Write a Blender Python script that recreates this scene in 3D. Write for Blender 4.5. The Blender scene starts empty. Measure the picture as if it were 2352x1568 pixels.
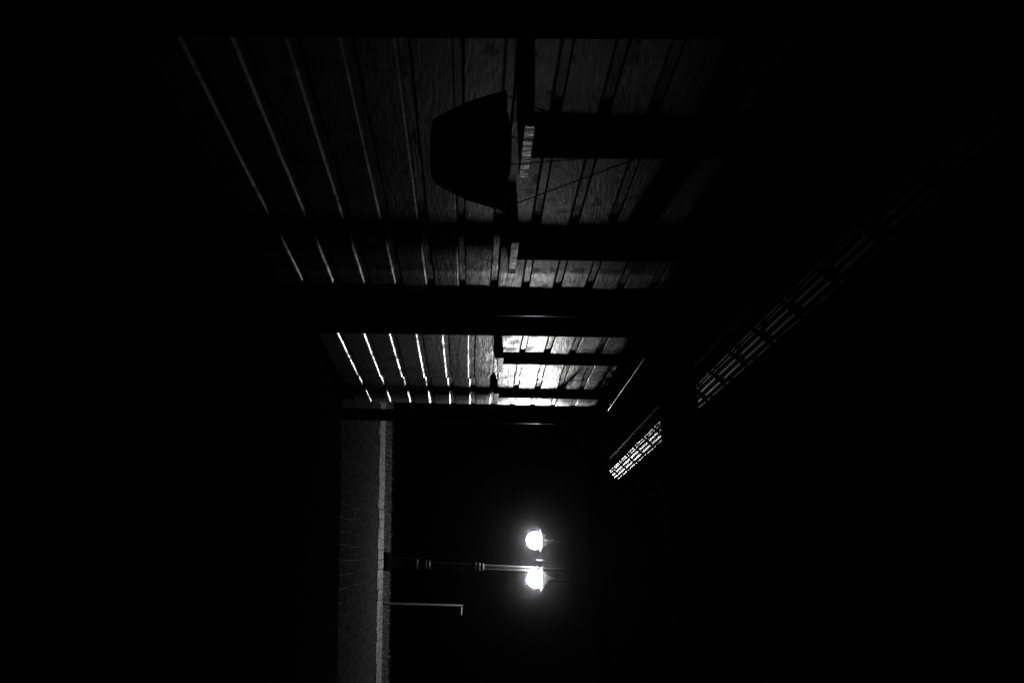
import bpy, bmesh, math, random
from mathutils import Vector, Matrix
random.seed(7)
S = bpy.context.scene
EYE = 1.6
# ------------------------------------------------------------------ camera
# the photograph was taken with the camera turned on its side (world up = picture right)
f_px, v_pp = 1568.0, 1048.0
d = Vector((616, 30, 1568)).normalized()              # the wall's direction seen from the camera
u = Vector((0.0166, 1, -0.026)); u = (u - d * u.dot(d)).normalized()
x = u.cross(d)
right = Vector((x.x, d.x, u.x)); upv = Vector((x.y, d.y, u.y)); fwd = Vector((x.z, d.z, u.z))
cam = bpy.data.cameras.new('camera'); co = bpy.data.objects.new('camera', cam); S.collection.objects.link(co)
m = Matrix.Identity(4)
m.col[0][:3] = upv; m.col[1][:3] = -right; m.col[2][:3] = -fwd; m.col[3][:3] = (0, 0, EYE)
co.matrix_world = m
cam.sensor_width = 36; cam.sensor_fit = 'HORIZONTAL'; cam.lens = 36 * f_px / 2352
cam.shift_x = (1176 - v_pp) / 2352
cam.clip_start = 0.05; cam.clip_end = 3000
S.camera = co
# ------------------------------------------------------------------ night sky, exposure
w = bpy.data.worlds.new('World'); S.world = w; w.use_nodes = True
bg = w.node_tree.nodes['Background']
bg.inputs[0].default_value = (0.9, 0.9, 0.9, 1); bg.inputs[1].default_value = 0.0002
S.view_settings.view_transform = 'Standard'; S.view_settings.look = 'None'
S.view_settings.exposure = 0; S.view_settings.gamma = 1
LAMP = 500.0          # radiance of the lit lamp bowls

C = S.collection
# ------------------------------------------------------------------ materials
def mat(name, col, rough=0.6, spec=0.5, metal=0.0):
    m = bpy.data.materials.new(name); m.use_nodes = True
    b = m.node_tree.nodes['Principled BSDF']
    b.inputs['Base Color'].default_value = (col, col, col, 1)
    b.inputs['Roughness'].default_value = rough
    b.inputs['Specular IOR Level'].default_value = spec
    b.inputs['Metallic'].default_value = metal
    return m
def nd(m, t, **kw):
    n = m.node_tree.nodes.new(t)
    for k, v in kw.items(): setattr(n, k, v)
    return n
def wood(name, c0, c1, r0, r1, spec, bump, axis_scale, dist=0.012, coat=0.0):
    m = mat(name, c0, r0, spec); L = m.node_tree.links.new; b = m.node_tree.nodes['Principled BSDF']
    tc = nd(m, 'ShaderNodeTexCoord'); oi = nd(m, 'ShaderNodeObjectInfo')
    off = nd(m, 'ShaderNodeVectorMath', operation='MULTIPLY_ADD')
    cmb = nd(m, 'ShaderNodeCombineXYZ'); mul = nd(m, 'ShaderNodeMath', operation='MULTIPLY'); mul.inputs[1].default_value = 37.0
    L(oi.outputs['Random'], mul.inputs[0])
    for i in range(3): L(mul.outputs[0], cmb.inputs[i])
    L(tc.outputs['Object'], off.inputs[0]); off.inputs[1].default_value = axis_scale; L(cmb.outputs[0], off.inputs[2])
    big = nd(m, 'ShaderNodeTexNoise'); big.inputs['Scale'].default_value = 1.6; big.inputs['Detail'].default_value = 3
    L(off.outputs[0], big.inputs['Vector'])
    # growth rings: contour lines of a smooth field give the cathedral figure
    rings = nd(m, 'ShaderNodeMath', operation='MULTIPLY'); rings.inputs[1].default_value = 260.0
    L(big.outputs[0], rings.inputs[0])
    sn = nd(m, 'ShaderNodeMath', operation='SINE'); L(rings.outputs[0], sn.inputs[0])
    fine = nd(m, 'ShaderNodeTexNoise'); fine.inputs['Scale'].default_value = 26; fine.inputs['Detail'].default_value = 5
    L(off.outputs[0], fine.inputs['Vector'])
    pore = nd(m, 'ShaderNodeTexNoise'); pore.inputs['Scale'].default_value = 90; pore.inputs['Detail'].default_value = 2
    L(off.outputs[0], pore.inputs['Vector'])
    # dirt blotches
    dirt = nd(m, 'ShaderNodeTexNoise'); dirt.inputs['Scale'].default_value = 6; dirt.inputs['Detail'].default_value = 6
    dof = nd(m, 'ShaderNodeVectorMath', operation='ADD'); L(tc.outputs['Object'], dof.inputs[0]); L(cmb.outputs[0], dof.inputs[1]); L(dof.outputs[0], dirt.inputs['Vector'])
    dr = nd(m, 'ShaderNodeMapRange'); dr.inputs[1].default_value = 0.46; dr.inputs[2].default_value = 0.62
    L(dirt.outputs[0], dr.inputs[0])
    mx = nd(m, 'ShaderNodeMapRange'); mx.inputs[1].default_value = 0.3; mx.inputs[2].default_value = 0.7
    mx.inputs[3].default_value = c0; mx.inputs[4].default_value = c1
    L(fine.outputs[0], mx.inputs[0]); 
    L(mx.outputs[0], b.inputs['Base Color'])
    rr = nd(m, 'ShaderNodeMapRange'); rr.inputs[3].default_value = r0; rr.inputs[4].default_value = r1
    L(dr.outputs[0], rr.inputs[0])
    rv = nd(m, 'ShaderNodeMath', operation='MULTIPLY_ADD'); rv.inputs[1].default_value = 0.10
    L(oi.outputs['Random'], rv.inputs[0]); L(rr.outputs[0], rv.inputs[2]); L(rv.outputs[0], b.inputs['Roughness'])
    wear = nd(m, 'ShaderNodeMapRange'); wear.inputs[3].default_value = 1.0; wear.inputs[4].default_value = 0.10
    L(dr.outputs[0], wear.inputs[0])                 # worn patches lose their varnish
    sp = nd(m, 'ShaderNodeMath', operation='MULTIPLY'); sp.inputs[1].default_value = spec
    L(wear.outputs[0], sp.inputs[0]); L(sp.outputs[0], b.inputs['Specular IOR Level'])
    if coat:
        cw = nd(m, 'ShaderNodeMath', operation='MULTIPLY'); cw.inputs[1].default_value = coat
        L(wear.outputs[0], cw.inputs[0]); L(cw.outputs[0], b.inputs['Coat Weight']); b.inputs['Coat Roughness'].default_value = 0.33
    h1 = nd(m, 'ShaderNodeMath', operation='MULTIPLY'); h1.inputs[1].default_value = 0.06; L(sn.outputs[0], h1.inputs[0])
    h2 = nd(m, 'ShaderNodeMath', operation='ADD'); L(h1.outputs[0], h2.inputs[0]); L(fine.outputs[0], h2.inputs[1])
    h3 = nd(m, 'ShaderNodeMath', operation='MULTIPLY_ADD'); h3.inputs[1].default_value = 0.6
    L(pore.outputs[0], h3.inputs[0]); L(h2.outputs[0], h3.inputs[2])
    bp = nd(m, 'ShaderNodeBump'); bp.inputs['Strength'].default_value = bump; bp.inputs['Distance'].default_value = dist
    L(h3.outputs[0], bp.inputs['Height']); L(bp.outputs[0], b.inputs['Normal']); L(bp.outputs[0], b.inputs['Coat Normal'])
    return m
def rough_mat(name, c0, c1, scale, rough, bump, dist=0.02, spec=0.3):
    m = mat(name, c0, rough, spec); L = m.node_tree.links.new; b = m.node_tree.nodes['Principled BSDF']
    tc = nd(m, 'ShaderNodeTexCoord'); n = nd(m, 'ShaderNodeTexNoise'); n.inputs['Scale'].default_value = scale; n.inputs['Detail'].default_value = 7
    L(tc.outputs['Object'], n.inputs['Vector'])
    mx = nd(m, 'ShaderNodeMapRange'); mx.inputs[1].default_value = 0.3; mx.inputs[2].default_value = 0.7
    mx.inputs[3].default_value = c0; mx.inputs[4].default_value = c1
    L(n.outputs[0], mx.inputs[0]); L(mx.outputs[0], b.inputs['Base Color'])
    bp = nd(m, 'ShaderNodeBump'); bp.inputs['Strength'].default_value = bump; bp.inputs['Distance'].default_value = dist
    L(n.outputs[0], bp.inputs['Height']); L(bp.outputs[0], b.inputs['Normal'])
    return m
M_board = wood('varnished board', 0.005, 0.014, 0.18, 0.36, 0.9, 0.26, (1.0, 0.16, 1.0), coat=0.9)
M_block = wood('raw wood', 0.25, 0.5, 0.3, 0.45, 0.6, 0.4, (1.0, 1.0, 0.15))
M_black = mat('matt black stain', 0.0012, 1.0, 0.0)
M_post = mat('dark post paint', 0.006, 0.17, 0.35)
M_lining = mat('dark roof lining', 0.0012, 1.0, 0.0)
M_floor = rough_mat('dark terrace floor', 0.002, 0.004, 8, 0.95, 0.3, spec=0.0)
M_pipe = mat('glossy black pipe', 0.01, 0.27, 0.19)
M_strap = mat('black strap', 0.003, 1.0, 0.0)
M_slab = rough_mat('worn paving', 0.0035, 0.0155, 9, 1.0, 0.4, spec=0.0)
M_kerb = rough_mat('pale kerb stone', 0.027, 0.095, 14, 1.0, 0.4, spec=0.0)
M_bed = mat('dark joint bed', 0.003, 0.95, 0.05)
M_verge = rough_mat('gravel verge', 0.008, 0.034, 60, 1.0, 0.8, 0.03, spec=0.0)
M_grass = mat('dry grass', 0.025, 0.7, 0.2)
M_water = mat('black water', 0.003, 0.06, 0.3)
M_iron = mat('grey lamp iron', 0.012, 0.5, 0.15)
M_iron_shade = mat('shaded lamp iron', 0.003, 0.8, 0.0)  # darker copy of the lamp iron: shade of base and lower pole painted in
M_galv = mat('dull galvanised steel', 0.025, 0.5, 0.4, 0.0)
M_plastic = mat('black basket', 0.003, 1.0, 0.0)
M_soil = rough_mat('soil', 0.005, 0.012, 40, 1.0, 0.8, spec=0.0)
M_bolt = mat('bolt glint white', 0.75, 0.5, 0.5)  # white colour stands in for the glint on the bolt heads
M_glow = bpy.data.materials.new('lit lamp bowl'); M_glow.use_nodes = True
nt = M_glow.node_tree; nt.nodes.clear()
e = nt.nodes.new('ShaderNodeEmission'); o = nt.nodes.new('ShaderNodeOutputMaterial')
e.inputs[0].default_value = (1, 1, 1, 1); e.inputs[1].default_value = LAMP; nt.links.new(e.outputs[0], o.inputs[0])
# ------------------------------------------------------------------ helpers
def link(o, parent=None):
    C.objects.link(o)
    if parent: o.parent = parent
    return o
def obj(name, bm, m, parent=None, smooth=False):
    me = bpy.data.meshes.new(name); bmesh.ops.recalc_face_normals(bm, faces=bm.faces); bm.to_mesh(me); bm.free()
    if smooth:
        for p in me.polygons: p.use_smooth = len(p.vertices) <= 4
    me.materials.append(m)
    return link(bpy.data.objects.new(name, me), parent)
def thing(name, label, cat, loc=(0, 0, 0), group=None):
    o = bpy.data.objects.new(name, None); C.objects.link(o); o.location = loc
    o['label'] = label; o['category'] = cat
    if group: o['group'] = group
    return o
def box(bm, a, b, mtx=None, bev=0.0):
    r = bmesh.ops.create_cube(bm, size=1)
    c = (Vector(a) + Vector(b)) / 2; s = Vector(b) - Vector(a)
    for v in r['verts']:
        v.co = Vector((v.co.x * s.x + c.x, v.co.y * s.y + c.y, v.co.z * s.z + c.z))
        if mtx: v.co = mtx @ v.co
    if bev:
        es = {e for v in r['verts'] for e in v.link_edges}
        bmesh.ops.bevel(bm, geom=list(es), offset=bev, segments=3, profile=0.5, affect='EDGES')
def bx(a, b, bev=0.0, mtx=None):
    bm = bmesh.new(); box(bm, a, b, mtx, bev); return bm
def lathe(prof, n=32, c=(0, 0, 0)):
    bm = bmesh.new(); rings = []
    for r, z in prof:
        rings.append([bm.verts.new((c[0] + max(r, 1e-4) * math.cos(2 * math.pi * k / n), c[1] + max(r, 1e-4) * math.sin(2 * math.pi * k / n), c[2] + z)) for k in range(n)])
    for A, B in zip(rings, rings[1:]):
        for k in range(n): bm.faces.new((A[k], A[(k + 1) % n], B[(k + 1) % n], B[k]))
    bm.faces.new([bm.verts.new(v.co) for v in rings[0][::-1]]); bm.faces.new([bm.verts.new(v.co) for v in rings[-1]])
    return bm
def tube(pts, rad, n=10, bm=None):
    bm = bm or bmesh.new(); rings = []
    pts = [Vector(p) for p in pts]
    rads = rad if isinstance(rad, (list, tuple)) else [rad] * len(pts)
    for i, p in enumerate(pts):
        t = (pts[min(i + 1, len(pts) - 1)] - pts[max(i - 1, 0)]).normalized()
        a = t.orthogonal().normalized() if i == 0 else (a - t * a.dot(t)).normalized()
        b = t.cross(a)
        rings.append([bm.verts.new(p + (a * math.cos(2 * math.pi * k / n) + b * math.sin(2 * math.pi * k / n)) * rads[i]) for k in range(n)])
    for A, B in zip(rings, rings[1:]):
        for k in range(n): bm.faces.new((A[k], A[(k + 1) % n], B[(k + 1) % n], B[k]))
    bm.faces.new([bm.verts.new(v.co) for v in rings[0][::-1]]); bm.faces.new([bm.verts.new(v.co) for v in rings[-1]])
    return bm
def prof_y(prof, y0, y1, bm=None, ysub=1, wob=0.0):
    """profile of (x, z) points extruded along y"""
    bm = bm or bmesh.new(); rings = []
    for i in range(ysub + 1):
        y = y0 + (y1 - y0) * i / ysub
        dz = wob * (math.sin(y * 2.1 + y0 * 5) + 0.6 * math.sin(y * 5.3 + 1.7 + prof[0][1] * 9)) if wob else 0
        rings.append([bm.verts.new((px, y, pz + dz)) for px, pz in prof])
    n = len(prof)
    for A, B in zip(rings, rings[1:]):
        for k in range(n): bm.faces.new((A[k], A[(k + 1) % n], B[(k + 1) % n], B[k]))
    bm.faces.new(rings[0]); bm.faces.new(rings[-1][::-1])
    return bm
def structure(o): o['kind'] = 'structure'; return o
R_ = lambda z: z + EYE                                # heights measured from eye level
G = R_(-1.72)                                         # pavement level
WX = -2.42                                            # face of the board wall
# picture-aligned ground axes: the promenade crosses the camera axis at right angles
AX = Vector((fwd.x, fwd.y, 0)).normalized(); EX = Vector((AX.y, -AX.x, 0))
def gp(e_, z_, h): return EX * e_ + AX * z_ + Vector((0, 0, h))
# ------------------------------------------------------------------ ground
Z_DECK, Z_KERB, Z_EDGE, Z_VERGE = 8.32, 12.62, 13.42, 15.5
def sheet(name, e0, e1, z0, z1, h0, h1, m):
    bm = bmesh.new()
    lo = [bm.verts.new(gp(a, b, h0)) for a, b in ((e0, z0), (e1, z0), (e1, z1), (e0, z1))]
    hi = [bm.verts.new(gp(a, b, h1)) for a, b in ((e0, z0), (e1, z0), (e1, z1), (e0, z1))]
    bm.faces.new(lo[::-1]); bm.faces.new(hi)
    for k in range(4): bm.faces.new((lo[k], lo[(k + 1) % 4], hi[(k + 1) % 4], hi[k]))
    return structure(obj(name, bm, m))
sheet('terrace_floor', -14, 16, -14, Z_DECK, G - 0.3, 0.0, M_floor)
pavement = sheet('pavement', -40, 40, Z_DECK + 0.004, Z_EDGE, G - 0.3, G - 0.02, M_bed)
verge = sheet('verge', -40, 40, Z_EDGE + 0.004, Z_VERGE, G - 1.2, G - 0.10, M_verge)
sheet('water', -1500, 1500, -60, 2400, G - 3.2, G - 1.6, M_water)
# paving slabs run towards the lamp in narrow rows with wavy joints
bdir = (AX + EX * 0.3157)
def pt(c, z): return c + (z - Z_KERB) * 0.3157        # cross position of a joint at depth z
pitch = 0.193
def joint(c, z): return pt(c, z) + 0.010 * math.sin(z * 2.3 + c * 7.1) + 0.007 * math.sin(z * 5.9 + c * 13)
def slab(name, c, z0, z1, m, h, n=5):
    bm = bmesh.new(); g = 0.0065
    up_, dn = [], []
    L = [(joint(c, z0 + (z1 - z0) * i / n) + g, z0 + (z1 - z0) * i / n) for i in range(n + 1)]
    Rr = [(joint(c + pitch, z0 + (z1 - z0) * i / n) - g, z0 + (z1 - z0) * i / n) for i in range(n + 1)]
    tl = [bm.verts.new(gp(a, b, h)) for a, b in L]; tr = [bm.verts.new(gp(a, b, h)) for a, b in Rr]
    bl = [bm.verts.new(gp(a, b, G - 0.015)) for a, b in L]; br = [bm.verts.new(gp(a, b, G - 0.015)) for a, b in Rr]
    for i in range(n):
        bm.faces.new((tl[i], tr[i], tr[i + 1], tl[i + 1]))
        bm.faces.new((tl[i], tl[i + 1], bl[i + 1], bl[i])); bm.faces.new((tr[i], br[i], br[i + 1], tr[i + 1]))
    bm.faces.new((tl[0], bl[0], br[0], tr[0])); bm.faces.new((tl[n], tr[n], br[n], bl[n]))
    return obj(name, bm, m, pavement)
for k in range(-4, 48):
    c = 0.2 + k * pitch
    zk = Z_KERB + 0.10 * math.sin(k * 1.3) * math.sin(k * 0.47) + random.uniform(-0.05, 0.05)
    slab('paving_slab', c, Z_DECK + 0.01, zk - 0.004, M_slab, G + random.uniform(-0.003, 0.003), 14)
    slab('kerb_stone', c, zk, Z_EDGE - 0.01, M_kerb, G + 0.012 + random.uniform(-0.003, 0.003), 3)
# short tufts on the verge
bm = bmesh.new()
for i in range(5200):
    e_ = random.uniform(-2, 9.5); z_ = random.triangular(Z_EDGE + 0.05, Z_VERGE, Z_VERGE - 0.5)
    h = random.uniform(0.03, 0.11); a = random.uniform(0, 6.28); b0 = gp(e_, z_, G - 0.1)
    s = Vector((math.cos(a), math.sin(a), 0)) * 0.008; t = Vector((random.uniform(-.04, .04), random.uniform(-.04, .04), h))
    bm.faces.new([bm.verts.new(b0 - s), bm.verts.new(b0 + s), bm.verts.new(b0 + t)])
g = obj('grass', bm, M_grass); g['kind'] = 'stuff'; g['label'] = 'short grass along the strip behind the kerb'
# ------------------------------------------------------------------ the timber shelter
shelter = thing('timber_shelter', 'dark timber shelter with varnished board wall, posts and pitched roof', 'building', (-2.42, 4.9, 0))
shelter.location = (0, 0, 0)
wall = obj('wall', bx((-6.5, -3, G), (WX - 0.030, 8.30, R_(1.72))), M_black, shelter)
FACE, RND, PITCH = 0.182, 0.022, 0.252
def board_prof(z0, t):
    X = WX + t; P = [(WX - 0.028, z0 - 0.0)]; CH = 0.0145
    r = 0.004                                          # small rounding below
    for k in range(4): a = math.pi / 2 * k / 3; P.append((X - r + r * math.sin(a), z0 + r - r * math.cos(a)))
    for k in range(11):                                # weathered arris: starts tilted, ends at 55 degrees
        a = math.radians(15 + 4 * k); P.append((X - 0.0357 * (0.9659 - math.cos(a)), z0 + FACE + 0.0357 * (math.sin(a) - 0.2588)))
    P.append((X - CH - 0.001, z0 + PITCH - 0.006)); P.append((WX - 0.028, z0 + PITCH - 0.006))
    return P
secs = [(-3.0, 1.9, -0.079), (1.903, 5.62, -0.085), (5.623, 7.30, 0.0), (7.303, 8.318, 0.010)]
for y0, y1, off in secs:
    for k in range(-5, 9):
        z0 = R_(-0.235 + off + PITCH * k)
        if z0 + PITCH > R_(1.78): continue
        jz = random.uniform(-0.003, 0.003); t = random.uniform(-0.0015, 0.0015)
        tilt = random.uniform(-0.010, 0.010)
        bm = prof_y(board_prof(0.0 + jz, t), y0, y1, ysub=6, wob=0.0016)
        for v in bm.verts:                             # boards are never quite flat or parallel
            v.co.x += tilt * (v.co.z - 0.09) + 0.0016 * math.sin(v.co.y * 1.9 + k * 2.1)
        o = obj('board', bm, M_board, wall); o.location = (0, 0, z0)
# wall plate under the roof
pl = [(-2.50, R_(1.69)), (-2.375, R_(1.69)), (-2.366, R_(1.692)), (-2.361, R_(1.697)), (-2.36, R_(1.705)), (-2.36, R_(1.80)), (-2.50, R_(1.86))]
plate = obj('wall_plate', prof_y(pl, -3, 8.30), M_black, shelter)
obj('plate_glint', tube([(-2.361, -3 + 0.5 * k, R_(1.692) + 0.002 * math.sin(k * 2.3)) for k in range(22)] + [(-2.361, 8.29, R_(1.692))], 0.004, 12), M_board, plate, True)  # glossy tube added to draw the highlight along the plate's lower edge
# upper studs with their shelf blocks
def bolt(parent, c, r=0.012, axis='y'):
    bm = bmesh.new(); bmesh.ops.create_uvsphere(bm, u_segments=10, v_segments=6, radius=r)
    for v in bm.verts: v.co = Vector((v.co.x, v.co.y * (0.6 if axis == 'y' else 1), v.co.z)) + Vector(c)
    return obj('bolt', bm, M_bolt, parent, True)
for i, y1 in enumerate((0.75, 1.98, 3.215, 4.42, 6.69, 7.89)):
    st = obj('stud', bx((WX - 0.026, y1 - 0.09, R_(0.30)), (WX + 0.040, y1, R_(1.688))), M_black, shelter)
    obj('shelf_block', bx((WX + 0.002, y1 - 0.35, R_(0.243)), (WX + 0.100, y1 + 0.10, R_(0.297)), 0.003), M_block, st)
    if i == 5:
        stalk = obj('bolt_stalk', tube([(WX + 0.036, y1 - 0.045, R_(1.635)), (WX + 0.080, y1 - 0.045, R_(1.64))], 0.006, 8), M_bolt, st)  # stalk added to carry the bolt out of the post's shadow
        bolt(st, (WX + 0.094, y1 - 0.045, R_(1.64)), 0.020, 'x')
for y1 in (2.35, 5.90):
    obj('cover_strip', bx((WX - 0.026, y1 - 0.76, 0), (WX + 0.040, y1, R_(1.688))), M_black, shelter)
# frames: plank post, tie beam, knee brace, rafter
def frame(y, px0, px1, t, bw, ptop, ttop):
    p = obj('post', bx((px0, y, G), (px1, y + t, R_(ptop)), 0.004), M_black, shelter)
    obj('arris_glint', tube([(px1, y + t, 0.02), (px1, y + t, R_(1.38))], 0.004, 10), M_post, p, True)  # glossy tube added so the matt post shows a lamp glint at its arris
    tb = obj('tie_beam', bx((px0 - 0.02, y - 0.082, R_(1.387)), (3.1, y - 0.002, R_(ttop)), 0.004), M_black, shelter)
    bolt(tb, (px0 + 0.05, y - 0.086, R_(1.47))); bolt(tb, (px0 + 0.05, y - 0.086, R_(1.54)))
    bm = bmesh.new(); a = Vector((px1 - 0.03, y + 0.02, R_(1.00))); b = Vector((-1.62, y + 0.02, R_(1.50)))
    dv = (b - a).normalized(); n = Vector((-dv.z, 0, dv.x)) * bw
    q = [a, b, b + n, a + n]
    lo = [bm.verts.new(v) for v in q]; hi = [bm.verts.new(v + Vector((0, 0.03, 0))) for v in q]
    bm.faces.new(lo); bm.faces.new(hi[::-1])
    for k in range(4): bm.faces.new((lo[k], hi[k], hi[(k + 1) % 4], lo[(k + 1) % 4]))
    obj('knee_brace', bm, M_black, shelter)
for a in ((1.40, -2.345, -2.235, 0.15, 0.14, 2.0, 1.66), (4.95, -2.345, -2.235, 0.15, 0.14, 2.0, 1.66), (8.35, -2.345, -2.205, 0.05, 0.05, 1.57, 1.575)): frame(*a)
for y in (1.40, 4.95, 8.35): obj('post', bx((2.95, y, 0), (3.1, y + 0.05, R_(1.8)), 0.004), M_post, shelter)
# roof: ridge over the middle, dark lining boards
x0, h0, xr = -2.60, R_(1.62 + 0.12), 0.35
hr = h0 + (xr - x0)
def slope(name, xa, ha, xb, hb, y0, y1, t, m, parent):
    bm = bmesh.new()
    q = [(xa, ha), (xb, hb), (xb, hb + t), (xa, ha + t)]
    a = [bm.verts.new((px, y0, pz)) for px, pz in q]; b = [bm.verts.new((px, y1, pz)) for px, pz in q]
    bm.faces.new(a); bm.faces.new(b[::-1])
    for k in range(4): bm.faces.new((a[k], b[k], b[(k + 1) % 4], a[(k + 1) % 4]))
    return obj(name, bm, m, parent)
roof = slope('roof', x0, h0, xr, hr, -3, 11.0, 0.06, M_lining, shelter)
slope('roof_slope', xr + 0.002, hr, 3.3, hr - (3.3 - xr), -3, 11.0, 0.06, M_lining, roof)
slope('back_roof_slope', -6.9, h0 - 0.1, x0 - 0.004, h0 + 0.02, -3, 8.6, 0.06, M_lining, roof)
for y in [-2.5 + 0.6 * k for k in range(23)]:
    slope('rafter', x0 + 0.34, h0 + 0.34 - 0.072, xr - 0.004, hr - 0.072, y, y + 0.06, 0.07, M_black, roof)
# purlin with a polished lower arris
pc = Vector((-2.13, 0, R_(2.03)))
bm = prof_y([(pc.x - 0.05, pc.z + 0.16), (pc.x - 0.05, pc.z), (pc.x - 0.006, pc.z - 0.0), (pc.x, pc.z + 0.002), (pc.x + 0.003, pc.z + 0.008), (pc.x + 0.003, pc.z + 0.16)], -3, 10.05)
obj('purlin', bm, M_post, roof)
# ------------------------------------------------------------------ pipes clipped under the roof slope
pipes = thing('pipe_run', 'bundle of thin shiny pipes strapped under the sloping roof', 'pipes', (-1.97, 4, R_(2.2)))
pipes.location = (0, 0, 0)
pa = Vector((-2.032, 0, R_(2.118))); pb = Vector((-1.922, 0, R_(2.228))); nrm = Vector((0.7071, 0, -0.7071))
for t, r in ((0.0, 0.008), (0.16, 0.008), (0.44, 0.022), (0.76, 0.022), (1.06, 0.008)):
    p = pa.lerp(pb, t)
    obj('pipe', tube([p + Vector((0, -2.5 + 0.5 * k, 0.002 * math.sin(k * 1.9 + t * 9))) for k in range(27)], r, 14), M_pipe, pipes, True)
sd = (pb - pa)
for k in range(26):
    y = -2.2 + 0.497 * k
    bm = bmesh.new(); q = []
    for t in (-0.12, 1.12):
        c = pa + sd * t
        q += [c + nrm * 0.022, c + nrm * 0.030]
    q = [q[0], q[2], q[3], q[1]]
    lo = [bm.verts.new(v + Vector((0, y, 0))) for v in q]; hi = [bm.verts.new(v + Vector((0, y + 0.045, 0))) for v in q]
    bm.faces.new(lo); bm.faces.new(hi[::-1])
    for j in range(4): bm.faces.new((lo[j], hi[j], hi[(j + 1) % 4], lo[(j + 1) % 4]))
    obj('strap', bm, M_strap, pipes)
# ------------------------------------------------------------------ hanging basket
bc = Vector((-1.43, 1.90, R_(0.092)))
basket = thing('hanging_basket', 'black round basket hanging on chains before the board wall', 'basket', bc)
rt = 0.243; KX, KZ = 0.80, 0.86
pr = [(0.02, -0.285), (0.100, -0.284), (0.122, -0.278), (0.138, -0.262), (0.165, -0.215), (0.197, -0.150), (0.222, -0.075), (rt - 0.004, -0.012), (rt, -0.008), (rt, 0.0), (rt - 0.012, 0.0), (rt - 0.03, -0.03), (0.02, -0.03)]
obj('bowl', lathe([(a * KX, b * KZ) for a, b in pr], 40), M_plastic, basket, True)
obj('soil', lathe([(0.168, -0.022), (0.135, 0.004), (0.07, 0.020), (0.01, 0.024)], 32), M_soil, basket, True)
ring = Vector((0, 0, 0.485))
for a in (20, 110, 200, 290):
    a = math.radians(a + 3.0); p0 = Vector((math.cos(a) * (rt * KX - 0.006), math.sin(a) * (rt * KX - 0.006), -0.002)); bm = bmesh.new()
    N = 30
    for i in range(N):
        q0 = p0.lerp(ring, i / N); q1 = p0.lerp(ring, (i + 1.25) / N if i < N - 1 else 1)
        sx = Vector((0.0035, 0, 0)) if i % 2 else Vector((0, 0.0035, 0))
        tube([q0, (q0 + q1) / 2 + sx, q1], 0.0013, 5, bm); tube([q0, (q0 + q1) / 2 - sx, q1], 0.0013, 5, bm)
    obj('chain', bm, M_plastic, basket)
obj('hanger_rod', tube([ring, ring + Vector((0, 0, 0.6)), ring + Vector((0, 0, hr - bc.z - ring.z - (xr - bc.x) - 0.01))], 0.005, 8), M_plastic, basket)
# ------------------------------------------------------------------ street lamp
ly = 14.28
lamp = thing('street_lamp', 'twin-headed street lamp with two glowing bowls beyond the kerb', 'street lamp', (-0.86, ly, G - 0.1))
def rel(px, pz): return Vector((px + 0.86, 0, pz - G + 0.1))
obj('base', bx((-0.17, -0.17, -0.02), (0.17, 0.17, 0.21), 0.012), M_iron_shade, lamp)
hz = lambda z: R_(z) - G + 0.1
prof = [(0.155, 0.21), (0.15, 0.24), (0.12, 0.30), (0.105, 0.50), (0.092, 0.74)]
obj('pole_foot', lathe(prof, 28), M_iron_shade, lamp, True)
def lx(z): return 0.02 + (z / 3.1) * 0.05               # the pole leans a touch
def pole(name, z0, r0, z1, r1, m=None):
    bm = tube([Vector((lx(z0), 0, z0)), Vector((lx(z1), 0, z1))], [r0, r1], 28); return obj(name, bm, m or M_iron, lamp, True)
pole('pole', 0.74, 0.066, 2.06, 0.054, M_iron_shade); pole('upper_pole', 2.06, 0.05, 3.18, 0.044)
for z, r in ((0.76, 0.098), (0.94, 0.088), (1.00, 0.084), (1.93, 0.076), (2.00, 0.080), (2.07, 0.074), (3.16, 0.060), (3.26, 0.058)):
    bm = lathe([(r * .8, -0.028), (r, -0.016), (r, 0.016), (r * .8, 0.028)], 24, (lx(z), 0, z)); obj('collar', bm, M_iron, lamp, True)
pole('pole_top', 3.18, 0.040, 3.72, 0.018)
bm = lathe([(0.012, -0.07), (0.028, -0.055), (0.020, -0.02), (0.018, 0.04), (0.028, 0.07), (0.012, 0.10)], 16, (-0.09, 0, hz(1.37))); obj('finial', bm, M_iron, lamp, True)
obj('finial_arm', tube([(-0.09, 0, hz(1.45)), (-0.04, 0, hz(1.52)), (lx(3.3), 0, hz(1.55))], 0.010, 8), M_iron, lamp, True)
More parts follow.
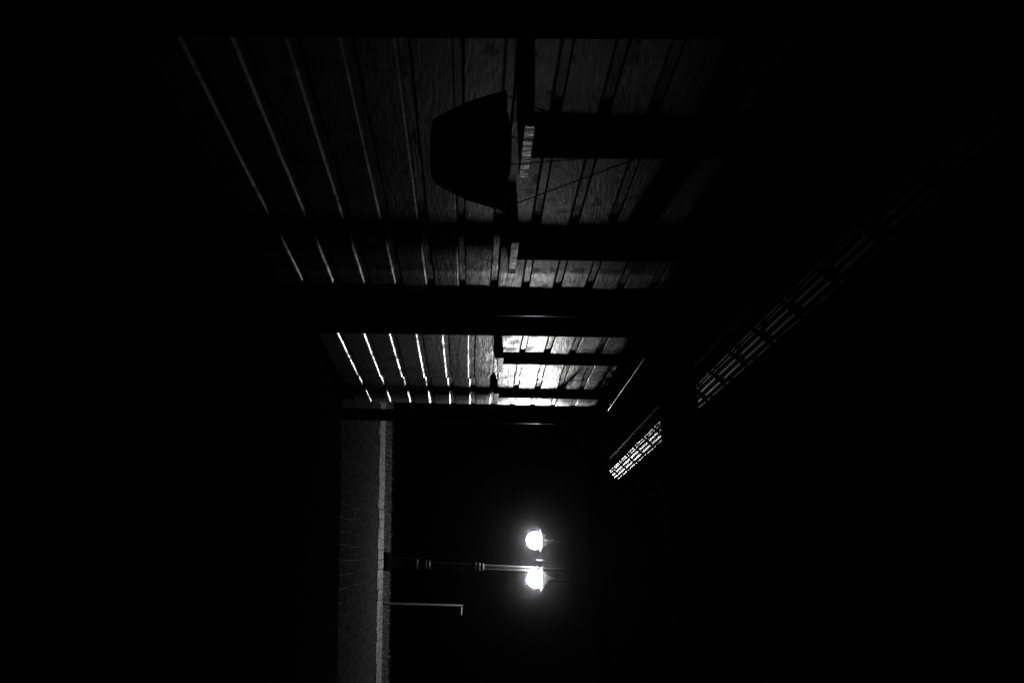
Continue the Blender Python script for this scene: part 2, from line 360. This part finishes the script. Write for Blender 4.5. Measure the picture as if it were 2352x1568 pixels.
for lxp in (-1.335, -0.597):
    c = rel(lxp, R_(1.40)); sgn = -1 if lxp < -0.9 else 1
    cap = obj('lamp_cap', lathe([(0.228, 0.0), (0.230, 0.012), (0.20, 0.020), (0.12, 0.07), (0.055, 0.17), (0.036, 0.26), (0.02, 0.275)], 36, c), M_iron, lamp, True)
    R0 = 0.155
    pr = [(0.02, -R0 - 0.108)] + [(R0 * math.cos(a), -0.108 + R0 * math.sin(a)) for a in [math.radians(t) for t in range(-80, 41, 10)]] + [(0.112, -0.002), (0.02, -0.002)]
    obj('lamp_bowl', lathe(pr, 36, c), M_glow, cap, True)
    a0 = c + Vector((0, 0, 0.26)); top = Vector((lx(3.4), 0, hz(2.0)))
    pts = []
    for i in range(13):
        t = i / 12
        p = a0.lerp(top, t); p.x += sgn * 0.10 * math.sin(math.pi * min(1, t * 1.15)) ; p.z += 0.12 * math.sin(math.pi * t)
        pts.append(p)
    obj('arm', tube(pts, 0.016, 10), M_iron, lamp, True)
# ------------------------------------------------------------------ thin post beside the lamp
post = thing('metal_post', 'thin pale metal post with a short bent arm right of the lamp', 'post', (-0.075, 14.85, G - 0.1))
h = R_(-0.13) - G + 0.1
obj('shaft', tube([(0, 0, -0.02), (0.0, 0, h - 0.03), (0.0, 0, h)], 0.026, 14), M_galv, post, True)
obj('arm', tube([(0.022, 0, h - 0.03), (0.10, -0.01, h - 0.03), (0.17, -0.02, h - 0.035)], 0.016, 12), M_galv, post, True)

# ------------------------------------------------------------------ thin bloom volume, a volume added to imitate lens glow round the lamp
hm = bpy.data.materials.new('bloom volume'); hm.use_nodes = True; nt = hm.node_tree; nt.nodes.clear()
o = nt.nodes.new('ShaderNodeOutputMaterial'); v = nt.nodes.new('ShaderNodeVolumePrincipled')
v.inputs['Color'].default_value = (0.9, 0.9, 0.9, 1); v.inputs['Density'].default_value = 0.0008; v.inputs['Anisotropy'].default_value = 0.996
nt.links.new(v.outputs[0], o.inputs['Volume'])
hz_ = obj('lens_glow', bx((-60, -30, G - 4.5), (60, 80, 8.0)), hm); hz_['kind'] = 'stuff'; hz_['label'] = 'thin bloom volume added to imitate lens glow round the street lamp'
